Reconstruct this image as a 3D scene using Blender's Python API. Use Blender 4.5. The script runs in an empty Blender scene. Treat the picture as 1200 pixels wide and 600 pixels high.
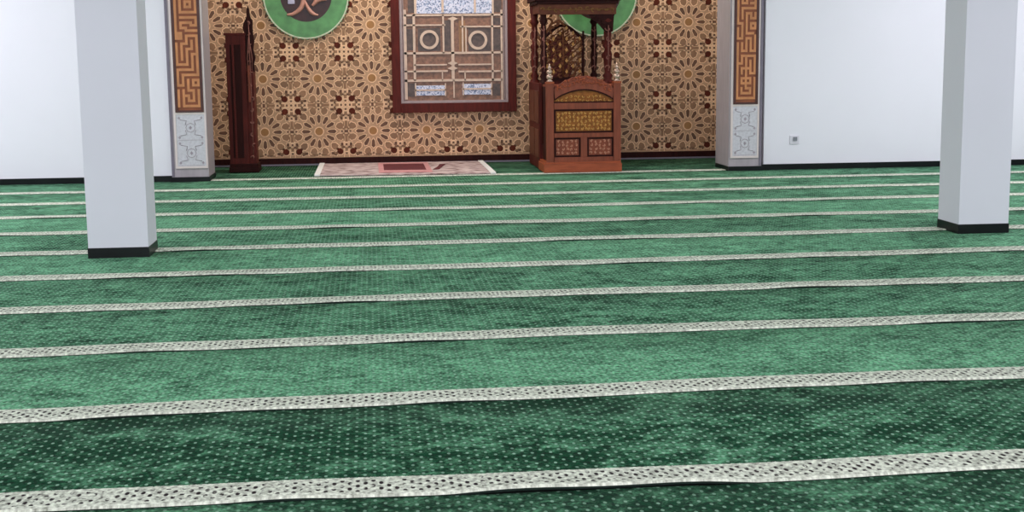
import bpy, bmesh, math, random
from mathutils import Vector, Matrix
random.seed(7)
SC = bpy.context.scene
COL = SC.collection
PI = math.pi

# ------------------------------------------------------------------ camera model
F = 1572.0
RR = ((0.994443, -0.104742, -0.010633), (-0.025859, -0.145104, -0.989078), (0.102055, 0.983857, -0.147006))
CAM = Vector((0, 0, 1.435))

def on_plane(x, y, Y):
    """point of the upright plane at depth Y (metres) seen at photo position x, y"""
    a, b = (x - 600) / F, (y - 300) / F
    d = Vector([RR[0][i] * a + RR[1][i] * b + RR[2][i] for i in range(3)])
    t = Y / d.y
    return (d.x * t, CAM.z + d.z * t)

# ------------------------------------------------------------------ materials
def nt(name):
    m = bpy.data.materials.new(name)
    m.use_nodes = True
    n = m.node_tree
    return m, n, n.nodes['Principled BSDF']

def srgb(r, g, b):
    f = lambda c: (c / 255 / 12.92) if c / 255 <= .04045 else ((c / 255 + .055) / 1.055) ** 2.4
    return (f(r), f(g), f(b), 1)

def flat(name, c, rough=.6, var=.12, scale=8.0, bump=0.0, metal=0.0, spec=.5, stretch=(1, 1, 1), coat=0):
    m, n, b = nt(name)
    N = n.nodes; L = n.links
    tc = N.new('ShaderNodeTexCoord'); mp = N.new('ShaderNodeMapping'); ns = N.new('ShaderNodeTexNoise')
    mp.inputs['Scale'].default_value = stretch
    L.new(tc.outputs['Object'], mp.inputs[0]); L.new(mp.outputs[0], ns.inputs['Vector'])
    ns.inputs['Scale'].default_value = scale; ns.inputs['Detail'].default_value = 5
    r = N.new('ShaderNodeValToRGB')
    r.color_ramp.elements[0].position = .3; r.color_ramp.elements[1].position = .7
    r.color_ramp.elements[0].color = tuple(x * (1 - var) for x in c[:3]) + (1,)
    r.color_ramp.elements[1].color = tuple(min(1, x * (1 + var)) for x in c[:3]) + (1,)
    L.new(ns.outputs[0], r.inputs[0]); L.new(r.outputs[0], b.inputs['Base Color'])
    b.inputs['Roughness'].default_value = rough; b.inputs['Metallic'].default_value = metal
    b.inputs['Specular IOR Level'].default_value = spec
    b.inputs['Coat Weight'].default_value = coat
    if bump:
        bp = N.new('ShaderNodeBump'); bp.inputs['Strength'].default_value = bump; bp.inputs['Distance'].default_value = .01
        L.new(ns.outputs[0], bp.inputs['Height']); L.new(bp.outputs[0], b.inputs['Normal'])
    return m

M = {}
M['wall'] = flat('white_paint', srgb(238, 239, 244), .7, .012, 1.2)
M['pillar'] = flat('pillar_paint', srgb(222, 224, 231), .55, .015, 1.5)
M['black'] = flat('black_skirting_tile', srgb(14, 20, 20), .35, .3, 6, spec=.25)
M['cream_strap'] = flat('cream_strapwork', srgb(240, 198, 156), .6, .08, 14)
M['cell_tan'] = flat('tan_inlay', srgb(150, 112, 80), .6, .22, 5)
M['cell_grey'] = flat('umber_inlay', srgb(104, 70, 48), .6, .22, 6)
M['cell_dark'] = flat('dark_red_inlay', srgb(88, 34, 14), .6, .3, 9, spec=.2)
M['cell_mid'] = flat('sand_inlay', srgb(190, 150, 114), .6, .12, 9)
M['cell_hub'] = flat('ochre_inlay', srgb(158, 112, 62), .6, .15, 7)
M['mahogany'] = flat('dark_mahogany', srgb(84, 26, 18), .55, .3, 5, .05, stretch=(6, 6, .8), spec=.2)
M['mahogany_dark'] = flat('very_dark_wood', srgb(46, 12, 8), .6, .3, 6, .05, stretch=(6, 6, .8), spec=.15)
M['teak'] = flat('red_brown_teak', srgb(132, 66, 42), .5, .2, 5, .04, stretch=(6, 6, .8), spec=.3)
M['teak_light'] = flat('orange_teak', srgb(158, 78, 44), .5, .2, 6, .04, stretch=(1, 6, 6), spec=.3)
M['gold_carving'] = flat('gilded_carving', srgb(196, 144, 66), .5, .3, 30)
M['gilded_ground'] = flat('gilded_ground', srgb(142, 88, 40), .6, .3, 24, spec=.2)
M['rose_carving'] = flat('pinkish_carving', srgb(186, 126, 96), .5, .25, 30)
M['carved_gold_dull'] = flat('dull_gold_carving', srgb(128, 92, 52), .6, .3, 20, spec=.2)
M['dull_carving'] = flat('dull_reddish_carving', srgb(140, 92, 80), .6, .3, 20, spec=.2)
M['carved_brown'] = flat('carved_walnut', srgb(112, 68, 42), .6, .35, 30, .1, spec=.2)
M['side_wood'] = flat('brown_side_wood', srgb(104, 60, 42), .6, .2, 9, .05, spec=.2)
M['brass'] = flat('polished_finial', srgb(196, 170, 150), .25, .1, 5, metal=.6)
M['grey_marble'] = flat('grey_marble', srgb(172, 164, 168), .35, .10, 5, stretch=(3, 3, .7))
M['marble_edge'] = flat('pale_edging', srgb(226, 214, 208), .4, .04, 8)
M['groove'] = flat('grey_groove', srgb(122, 116, 128), .5, .08, 8)
M['ivory'] = flat('ivory_panel', srgb(206, 206, 210), .5, .10, 34)
M['ivory_mark'] = flat('ivory_panel_mark', srgb(164, 156, 162), .5, .1, 20)
M['fret'] = flat('orange_fretwork', srgb(200, 134, 82), .45, .14, 12, stretch=(1, 1, .6))
M['fret_back'] = flat('brown_fret_ground', srgb(134, 72, 36), .5, .2, 10)
M['fret_frame'] = flat('fret_frame_wood', srgb(74, 36, 28), .4, .2, 8)
M['plaque_green'] = flat('mottled_green_enamel', srgb(84, 142, 84), .4, .22, 9)
M['plaque_rim'] = flat('plaque_rim', srgb(190, 198, 168), .4, .2, 30)
M['plaque_dark'] = flat('dark_plaque_centre', srgb(50, 22, 20), .4, .4, 12)
M['callig'] = flat('rose_lettering', srgb(188, 136, 118), .4, .15, 20)
M['callig_blue'] = flat('silver_lettering', srgb(178, 176, 200), .4, .15, 20)
M['came'] = flat('cream_came', srgb(206, 180, 158), .4, .12, 20)
M['glass_brown'] = flat('brown_leaded_glass', srgb(128, 90, 68), .4, .4, 24)
M['glass_dark'] = flat('smoky_leaded_glass', srgb(82, 66, 58), .4, .4, 22)
M['alu'] = flat('greyish_inner_frame', srgb(158, 140, 138), .4, .08, 14)
M['plastic'] = flat('white_plastic', srgb(222, 222, 228), .4, .02, 5)
M['plastic_grey'] = flat('grey_plastic', srgb(128, 132, 138), .4, .05, 5)
M['ceiling'] = flat('ceiling_paint', srgb(235, 235, 235), .8, .02, 2)
M['floor'] = flat('dark_floor', srgb(48, 60, 54), .5, .1, 20)

def ice_glass():
    m, n, b = nt('frosted_blue_mosaic_glass'); N = n.nodes; L = n.links
    tc = N.new('ShaderNodeTexCoord'); v = N.new('ShaderNodeTexVoronoi'); v.inputs['Scale'].default_value = 62
    L.new(tc.outputs['Object'], v.inputs['Vector'])
    r = N.new('ShaderNodeValToRGB'); e = r.color_ramp.elements
    e[0].position = .15; e[0].color = srgb(96, 110, 140); e[1].position = .7; e[1].color = srgb(206, 208, 222)
    e.new(.35).color = srgb(160, 174, 200)
    sep = N.new('ShaderNodeSeparateColor'); L.new(v.outputs['Color'], sep.inputs[0])
    L.new(sep.outputs[0], r.inputs[0]); L.new(r.outputs[0], b.inputs['Base Color'])
    b.inputs['Roughness'].default_value = .25
    return m
M['ice'] = ice_glass()

def carpet_mat(name, dark, light, bias):
    """velvet pile with pale pin dots and a cream border patterned with small dark marks; UV = metres along / across the strip"""
    m, n, b = nt(name); N = n.nodes; L = n.links
    uv = N.new('ShaderNodeUVMap'); uv.uv_map = 'strip'
    sep = N.new('ShaderNodeSeparateXYZ'); L.new(uv.outputs[0], sep.inputs[0])
    def math_(op, a, bb=None, c=None):
        x = N.new('ShaderNodeMath'); x.operation = op
        for i, q in enumerate((a, bb, c)):
            if q is None: continue
            if isinstance(q, (int, float)): x.inputs[i].default_value = q
            else: L.new(q, x.inputs[i])
        return x.outputs[0]
    oi = N.new('ShaderNodeObjectInfo')
    off = N.new('ShaderNodeVectorMath'); off.operation = 'ADD'
    cmb = N.new('ShaderNodeCombineXYZ'); L.new(math_('MULTIPLY', oi.outputs['Random'], 40.0), cmb.inputs[2])
    L.new(uv.outputs[0], off.inputs[0]); L.new(cmb.outputs[0], off.inputs[1])
    def noise(s, det, sc=(1, 1, 1), dist=0):
        mp = N.new('ShaderNodeMapping'); mp.inputs['Scale'].default_value = sc
        L.new(off.outputs[0], mp.inputs[0])
        t = N.new('ShaderNodeTexNoise'); t.inputs['Scale'].default_value = s; t.inputs['Detail'].default_value = det
        t.inputs['Distortion'].default_value = dist
        L.new(mp.outputs[0], t.inputs['Vector']); return t.outputs[0]
    n1 = noise(2.6, 7, (1, 1.5, 1), .8); n2 = noise(20, 5, (.8, 1, 1), .5); n3 = noise(110, 3)
    mixv = math_('ADD', math_('ADD', math_('MULTIPLY', n1, .80), math_('MULTIPLY', n2, .75)), math_('MULTIPLY', n3, .45))
    fac = math_('MULTIPLY_ADD', math_('SUBTRACT', mixv, 1.0 - bias), 2.0, .46)
    fac = math_('MINIMUM', math_('MAXIMUM', fac, 0.0), 1.0)
    mc = N.new('ShaderNodeMixRGB'); mc.inputs[1].default_value = dark; mc.inputs[2].default_value = light
    L.new(fac, mc.inputs[0])
    # short pile: fine tufts a little lighter and darker
    n4 = noise(62, 3, (1, .8, 1)); tuft = N.new('ShaderNodeMixRGB'); tuft.blend_type = 'MULTIPLY'; tuft.inputs[0].default_value = 1
    gray = N.new('ShaderNodeCombineXYZ'); tv = math_('MINIMUM', math_('MAXIMUM', math_('MULTIPLY_ADD', n4, 3.6, -.78), .30), 1.8)
    for i_ in range(3): L.new(tv, gray.inputs[i_])
    L.new(mc.outputs[0], tuft.inputs[1]); L.new(gray.outputs[0], tuft.inputs[2])
    # pin dots: staggered lattice
    U, V = sep.outputs[0], sep.outputs[1]
    def lattice(px, py, radx, rady, oy=0.0, seed_soft=.35):
        iu = math_('FLOOR', math_('DIVIDE', U, px))
        par = math_('MODULO', math_('ABSOLUTE', iu), 2.0)
        fu = math_('SUBTRACT', math_('FRACT', math_('DIVIDE', U, px)), .5)
        vv = math_('ADD', math_('DIVIDE', math_('ADD', V, oy), py), math_('MULTIPLY', par, .5))
        fv = math_('SUBTRACT', math_('FRACT', vv), .5)
        du = math_('MULTIPLY', fu, px / radx); dv = math_('MULTIPLY', fv, py / rady)
        d = math_('SQRT', math_('ADD', math_('MULTIPLY', du, du), math_('MULTIPLY', dv, dv)))
        return math_('MINIMUM', math_('MAXIMUM', math_('DIVIDE', math_('SUBTRACT', 1.0, d), seed_soft), 0.0), 1.0)
    dots = lattice(.0335, .066, .0072, .0125)
    dotc = N.new('ShaderNodeMixRGB'); dotc.inputs[2].default_value = srgb(150, 190, 164)
    L.new(math_('MULTIPLY', dots, math_('MULTIPLY_ADD', n2, 1.6, -.12)), dotc.inputs[0]); L.new(tuft.outputs[0], dotc.inputs[1])
    # border band
    marks = lattice(.0262, .064, .0092, .0215, .026, .35)
    inb = math_('MULTIPLY', math_('GREATER_THAN', V, .035), math_('LESS_THAN', V, .172))
    nm = noise(34, 2)
    keep = math_('MINIMUM', math_('MAXIMUM', math_('MULTIPLY', math_('SUBTRACT', nm, .38), 9.0), 0.0), 1.0)
    bandc = N.new('ShaderNodeMixRGB'); bandc.inputs[2].default_value = srgb(40, 24, 30)
    crm = N.new('ShaderNodeMixRGB'); crm.inputs[1].default_value = srgb(130, 134, 120); crm.inputs[2].default_value = srgb(234, 242, 222)
    L.new(math_('MINIMUM', math_('MAXIMUM', math_('MULTIPLY_ADD', n4, 2.4, -.62), 0.0), 1.0), crm.inputs[0]); L.new(crm.outputs[0], bandc.inputs[1])
    L.new(math_('MULTIPLY', math_('MULTIPLY', marks, keep), inb), bandc.inputs[0])
    edge = math_('ADD', V, math_('MULTIPLY', math_('SUBTRACT', n3, .5), .02))
    isb = math_('LESS_THAN', edge, .205)
    col = N.new('ShaderNodeMixRGB'); L.new(isb, col.inputs[0]); L.new(dotc.outputs[0], col.inputs[1]); L.new(bandc.outputs[0], col.inputs[2])
    L.new(col.outputs[0], b.inputs['Base Color'])
    b.inputs['Roughness'].default_value = .9; b.inputs['Specular IOR Level'].default_value = .04
    b.inputs['Sheen Weight'].default_value = .045; b.inputs['Sheen Roughness'].default_value = .35
    b.inputs['Sheen Tint'].default_value = srgb(190, 236, 214)
    bp = N.new('ShaderNodeBump'); bp.inputs['Strength'].default_value = .5; bp.inputs['Distance'].default_value = .012
    L.new(math_('ADD', n2, math_('MULTIPLY', n3, .6)), bp.inputs['Height']); L.new(bp.outputs[0], b.inputs['Normal'])
    return m
GD, GL = srgb(2, 52, 29), srgb(108, 170, 130)
M['carpet_a'] = carpet_mat('green_velvet_carpet_deep', GD, GL, -.15)
M['carpet_b'] = carpet_mat('green_velvet_carpet_brushed', GD, GL, .08)
M['carpet_c'] = carpet_mat('green_velvet_carpet_even', GD, GL, -.02)
M['backing'] = flat('carpet_backing', srgb(16, 36, 28), .9, .2, 20)

def mat_weave():
    m, n, b = nt('pale_rose_woven_rug'); N = n.nodes; L = n.links
    tc = N.new('ShaderNodeTexCoord'); ns = N.new('ShaderNodeTexNoise'); ns.inputs['Scale'].default_value = 7; ns.inputs['Detail'].default_value = 6
    L.new(tc.outputs['Object'], ns.inputs['Vector'])
    r = N.new('ShaderNodeValToRGB'); e = r.color_ramp.elements
    e[0].position = .36; e[0].color = srgb(128, 104, 98); e[1].position = .62; e[1].color = srgb(204, 186, 180)
    e.new(.47).color = srgb(180, 158, 154)
    L.new(ns.outputs[0], r.inputs[0]); L.new(r.outputs[0], b.inputs['Base Color']); b.inputs['Roughness'].default_value = .9
    return m
M['rug'] = mat_weave()
M['rug_white'] = flat('white_rug_binding', srgb(232, 232, 226), .9, .05, 20)
M['rug_pink'] = flat('pink_rug_border', srgb(200, 142, 140), .9, .15, 14)
M['rug_red'] = flat('maroon_rug_field', srgb(92, 28, 34), .9, .25, 14)

# ------------------------------------------------------------------ mesh helpers
class MB:
    def __init__(s): s.bm = bmesh.new()
    def box(s, x0, x1, y0, y1, z0, z1, mi=0, bev=0.0):
        vs = [s.bm.verts.new((x, y, z)) for z in (z0, z1) for y in (y0, y1) for x in (x0, x1)]
        q = [(0, 2, 3, 1), (4, 5, 7, 6), (0, 1, 5, 4), (2, 6, 7, 3), (0, 4, 6, 2), (1, 3, 7, 5)]
        fs = [s.bm.faces.new([vs[i] for i in f]) for f in q]
        for f in fs: f.material_index = mi
        if bev:
            es = list({e for f in fs for e in f.edges})
            r = bmesh.ops.bevel(s.bm, geom=es, offset=bev, segments=2, affect='EDGES', profile=.7)
            for f in r['faces']: f.material_index = mi
        return s
    def prism(s, pts, y0, y1, mi=0):
        """outline in the X-Z plane, y0 nearer the viewer"""
        a = [s.bm.verts.new((p[0], y0, p[1])) for p in pts]; b = [s.bm.verts.new((p[0], y1, p[1])) for p in pts]
        n = len(pts); fs = [s.bm.faces.new(a), s.bm.faces.new(b[::-1])]
        for i in range(n): fs.append(s.bm.faces.new((a[i], b[i], b[(i + 1) % n], a[(i + 1) % n])))
        for f in fs: f.material_index = mi
        return s
    def prism_z(s, pts, z0, z1, mi=0):
        a = [s.bm.verts.new((p[0], p[1], z0)) for p in pts]; b = [s.bm.verts.new((p[0], p[1], z1)) for p in pts]
        n = len(pts); fs = [s.bm.faces.new(a[::-1]), s.bm.faces.new(b)]
        for i in range(n): fs.append(s.bm.faces.new((a[i], a[(i + 1) % n], b[(i + 1) % n], b[i])))
        for f in fs: f.material_index = mi
        return s
    def lathe(s, cx, cy, prof, seg=20, mi=0):
        rings = []
        for r, z in prof:
            rings.append([s.bm.verts.new((cx + max(r, .0005) * math.cos(2 * PI * i / seg), cy + max(r, .0005) * math.sin(2 * PI * i / seg), z)) for i in range(seg)])
        for a, b in zip(rings, rings[1:]):
            for i in range(seg):
                f = s.bm.faces.new((a[i], a[(i + 1) % seg], b[(i + 1) % seg], b[i])); f.material_index = mi; f.smooth = True
        s.bm.faces.new(rings[0][::-1]).material_index = mi; s.bm.faces.new(rings[-1]).material_index = mi
        return s
    def ring(s, cx, cz, y0, y1, r0, r1, seg=48, mi=0):
        """flat ring facing the viewer between radii r0 < r1"""
        V = []
        for i in range(seg):
            c, d = math.cos(2 * PI * i / seg), math.sin(2 * PI * i / seg)
            V.append([s.bm.verts.new((cx + r * c, y, cz + r * d)) for r, y in ((r0, y1), (r0, y0), (r1, y0), (r1, y1))])
        for i in range(seg):
            a, b = V[i], V[(i + 1) % seg]
            for k in range(4):
                f = s.bm.faces.new((a[k], b[k], b[(k + 1) % 4], a[(k + 1) % 4])); f.material_index = mi
        return s
    def tube(s, pts, r, seg=6, mi=0, radii=None):
        pts = [Vector(p) for p in pts]; rings = []
        for i, p in enumerate(pts):
            t = (pts[min(i + 1, len(pts) - 1)] - pts[max(i - 1, 0)]).normalized()
            u = t.cross(Vector((0, 1, 0)))
            if u.length < .1: u = t.cross(Vector((1, 0, 0)))
            u.normalize(); w = t.cross(u).normalized(); rr = radii[i] if radii else r
            rings.append([s.bm.verts.new(p + rr * (math.cos(2 * PI * k / seg) * u + math.sin(2 * PI * k / seg) * w)) for k in range(seg)])
        for a, b in zip(rings, rings[1:]):
            for i in range(seg):
                f = s.bm.faces.new((a[i], a[(i + 1) % seg], b[(i + 1) % seg], b[i])); f.material_index = mi; f.smooth = True
        s.bm.faces.new(rings[0][::-1]).material_index = mi; s.bm.faces.new(rings[-1]).material_index = mi
        return s
    def build(s, name, mats, parent=None, loc=(0, 0, 0)):
        me = bpy.data.meshes.new(name)
        bmesh.ops.recalc_face_normals(s.bm, faces=s.bm.faces)
        if any(loc): bmesh.ops.translate(s.bm, verts=s.bm.verts, vec=-Vector(loc))
        s.bm.to_mesh(me); s.bm.free()
        for m in (mats if isinstance(mats, (list, tuple)) else [mats]): me.materials.append(M[m])
        o = bpy.data.objects.new(name, me); COL.objects.link(o)
        if parent is not None:
            o.parent = parent
            o.location = Vector(loc) - parent.location
        else: o.location = loc
        return o

def tag(o, label, cat, group=None):
    o['label'] = label; o['category'] = cat
    if group: o['group'] = group
    return o
def thing(name, loc, label, cat, group=None):
    o = bpy.data.objects.new(name, None); COL.objects.link(o); o.location = loc
    o.empty_display_size = .2
    return tag(o, label, cat, group)
def struct(o): o['kind'] = 'structure'; return o
# parts are modelled in world coordinates; P() keeps them there under their thing
def part(mb, name, mats, parent, root=None):
    """root: world position of the parent's origin"""
    w = root if root is not None else parent.location
    me_o = mb.build(name, mats, None, tuple(w) if any(w) else (0, 0, 0))
    me_o.parent = parent; me_o.location = (0, 0, 0)
    return me_o

def bezier(pts, n=10):
    out = []
    P = [Vector(p) for p in pts]; P = [P[0] * 2 - P[1]] + P + [P[-1] * 2 - P[-2]]
    for i in range(1, len(P) - 2):
        for k in range(n):
            t = k / n; a, b, c, d = P[i - 1:i + 3]
            out.append(.5 * ((2 * b) + (c - a) * t + (2 * a - 5 * b + 4 * c - d) * t * t + (3 * b - a - 3 * c + d) * t ** 3))
    out.append(P[-2]); return out

# ------------------------------------------------------------------ room shell
WY, BY = 16.25, 18.35          # front wall plane, niche back plane
XL, XR, YB, H = -7.6, 10.6, -4.0, 3.9
NL, NR = -2.36, 4.84           # niche inner sides
PLX0, PLX1 = -2.36, -1.93      # left pilaster
PRX0, PRX1 = 4.385, 4.80       # right pilaster
struct(MB().box(XL - .2, XR + .2, YB - .2, BY + .3, -.12, 0).build('floor', 'floor'))
struct(MB().box(XL - .2, XR + .2, YB - .2, BY + .3, H, H + .15).build('ceiling', 'ceiling'))
struct(MB().box(XL, NL, WY, WY + .2, 0, H).build('wall_front_left', 'wall'))
struct(MB().box(NR, XR, WY, WY + .2, 0, H).build('wall_front_right', 'wall'))
struct(MB().box(XL - .2, XL, YB - .2, WY + .2, 0, H).build('wall_left', 'wall'))
struct(MB().box(XR, XR + .2, YB - .2, WY + .2, 0, H).build('wall_right', 'wall'))
struct(MB().box(XL - .2, XR + .2, YB - .2, YB, 0, H).build('wall_rear', 'wall'))
struct(MB().box(NL - .2, NL, WY + .2, BY + .2, 0, H).build('wall_niche_left', 'wall'))
struct(MB().box(NR, NR + .2, WY + .2, BY + .2, 0, H).build('wall_niche_right', 'wall'))
struct(MB().box(XL, PLX0, WY - .02, WY, 0.0, .078).build('baseboard_left', 'black'))
struct(MB().box(PRX1, XR, WY - .02, WY, 0.0, .078).build('baseboard_right', 'black'))

# niche back wall: star strapwork
def star_wall():
    mb = MB()
    mb.box(NL, NR, BY, BY + .2, 0, H, 5)
    PX, PZ = .725, .709
    def cell(cx, cz, pts, mi):
        pts = [(cx + px * PX, cz + pz * PZ) for px, pz in pts]
        if min(p[0] for p in pts) < NL + .005 or max(p[0] for p in pts) > NR - .005 or min(p[1] for p in pts) < .105 or max(p[1] for p in pts) > H - .02: return
        mx, mz = sum(p[0] for p in pts) / len(pts), sum(p[1] for p in pts) / len(pts)
        ol = []
        for p in pts:
            d = max(.001, math.hypot(p[0] - mx, p[1] - mz)); k_ = 1 + .0135 / d
            ol.append((mx + (p[0] - mx) * k_, mz + (p[1] - mz) * k_))
        f = mb.bm.faces.new([mb.bm.verts.new((p[0], BY - .0014, p[1])) for p in ol]); f.material_index = 0
        vs = [mb.bm.verts.new((p[0], BY - .003, p[1])) for p in pts]
        f = mb.bm.faces.new(vs); f.material_index = mi
        # thin raised rim sides
        lo = [mb.bm.verts.new((p[0], BY, p[1])) for p in pts]
        for i in range(len(vs)):
            g = mb.bm.faces.new((vs[i], vs[(i + 1) % len(vs)], lo[(i + 1) % len(vs)], lo[i])); g.material_index = mi
    def pol(r, t): return (r * math.cos(t), r * math.sin(t))
    def loc(r, t, prof):
        """outline given as (along, across) about radius direction t"""
        c, s_ = math.cos(t), math.sin(t)
        return [((r + a) * c - b * s_, (r + a) * s_ + b * c) for a, b in prof]
    for iz in range(6):
        for ix in range(-3, 9):
            cx, cz = -.697 + PX * ix, .462 + PZ * iz
            cell(cx, cz, [pol(.074, 2 * PI * k / 12 + PI / 12) for k in range(12)], 4)
            for k in range(12):
                t = PI / 6 * k
                cell(cx, cz, loc(.238, t, [(-.088, 0), (-.05, -.027), (.05, -.036), (.085, 0), (.05, .036), (-.05, .027)]), 2)
                cell(cx, cz, loc(.392, t + PI / 12, [(-.066, -.014), (-.024, -.054), (.044, -.060), (.066, -.02), (.066, .02), (.044, .060), (-.024, .054), (-.066, .014)]), 1)
            for k in range(4):
                t = PI / 2 * k
                for sgn in (-1, 1):
                    cell(cx, cz, loc(.418, t, [(-.024, sgn * .215), (.024, sgn * .215), (.024, sgn * .268), (-.024, sgn * .268)]), 2)
                    cell(cx, cz, loc(.452, t, [(-.012, sgn * .285), (.014, sgn * .285), (.014, sgn * .315), (-.012, sgn * .315)]), 2)
                    cell(cx, cz, loc(.452, t, [(-.010, sgn * .03), (.014, sgn * .03), (.014, sgn * .075), (-.010, sgn * .045)]), 1)
                for sgn in (-1, 1):
                    cell(cx, cz, loc(.451, t, [(-.012, sgn * .10), (.013, sgn * .09), (.013, sgn * .19), (-.002, sgn * .185)]), 1)
                cell(cx, cz, loc(.418, t, [(-.024, 0), (0, -.02), (.034, 0), (0, .02)]), 2)
                if k < 2:
                    for sgn in (-1, 1):
                        for b0, b1, mi, w in ((.052, .20, 1, .026), (.232, .272, 2, .018), (.305, .375, 1, .026), (.402, .436, 2, .02)):
                            cell(cx, cz, loc(.5, t, [(-w, sgn * b0), (w, sgn * b0), (w, sgn * b1), (-w, sgn * b1)]), mi)
                    cell(cx, cz, loc(.5, t, [(-.034, -.022), (.034, -.022), (.034, .022), (-.034, .022)]), 2)
                # dark corner kites
                cell(cx, cz, loc(.538, t + PI / 4, [(-.066, -.01), (-.03, -.056), (.028, -.056), (.060, -.022), (.060, .022), (.028, .056), (-.03, .056), (-.066, .01)]), 3)
                for sgn in (-1, 1):
                    cell(cx, cz, loc(.536, t + PI / 4, [(-.05, sgn * .07), (.0, sgn * .075), (-.03, sgn * .11), (-.07, sgn * .105)]), 1)
                if k == 0:
                    cell(cx, cz, [(.5 + .022 * math.cos(a), .5 + .022 * math.sin(a)) for a in [PI / 4 * i for i in range(8)]], 2)
    for ix in range(-3, 9):
        for sg in (-1, 1):
            x = -.697 + PX * (ix + .5) + sg * .046 * PX
            if NL < x < NR - .02: mb.box(x - .006, x + .006, BY - .0024, BY, .11, H, 0)
    for iz in range(6):
        for sg in (-1, 1):
            z = .462 + PZ * (iz + .5) + sg * .046 * PZ
            if z < H: mb.box(NL, NR, BY - .0023, BY, z - .006, z + .006, 0)
    o = mb.build('wall_niche_back', ['cream_strap', 'cell_tan', 'cell_grey', 'cell_dark', 'cell_hub', 'cell_mid'])
    return struct(o)
star_wall()
bb = MB().box(NL, NR, BY - .03, BY - .001, .03, .108, 0)
bb.box(NL, NR, BY - .04, BY - .001, .0, .03, 1)
struct(bb.build('baseboard_niche', ['mahogany_dark', 'groove']))

# ------------------------------------------------------------------ pilasters
KUFI_L = """
#.#######
#.#.....#
#.#.###.#
#.#.#.#.#
#.#.###.#
#.#.....#
#.#######
#........
#.#######
#.......#
#.#####.#
#.#...###
#.###....
#...#####
###......
###.#####
###.#...#
....#.#.#
#.###.#.#
#.#...#.#
#.#.###.#
#.#.#...#
#.#.#.###
#.#.#.#.#
#.#.#.#.#
#...#.#.#
#####.#.#
......#.#
#######.#
#.......#
#.#######
#.#......
#.#.#.###
#.#.#.#.#
###.#.###
....#....
#.#.###.#
#.#...#.#
#.###.#.#
#.#.#.#.#
#.#.###.#
#.#.....#
#.#######
.........
"""
KUFI_R = """
#.#.#####
#.#.....#
#.#.###.#
#.#.#...#
#.###.###
#.......#
#.#######
#.#......
#.#.###.#
#.#.#.#.#
#.#.#.###
#...#....
###.#.###
..#.#.#.#
#.#.#.###
#.#.#....
#.#.####.
#.#.....#
###.###.#
....#.#.#
#.#.#.#.#
#.#.#.#.#
#.#.#.#.#
#.###.###
#........
#.#######
#.#.#...#
#.#.#.#.#
###.#.#.#
#...#.#.#
#.#####.#
#.#.#.#.#
#.#.#.###
#...#....
#.#####.#
#.#.#.#.#
#.#####.#
#...#...#
#.#.###.#
#.#...#.#
#.#####.#
#.......#
#########
.........
"""
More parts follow.
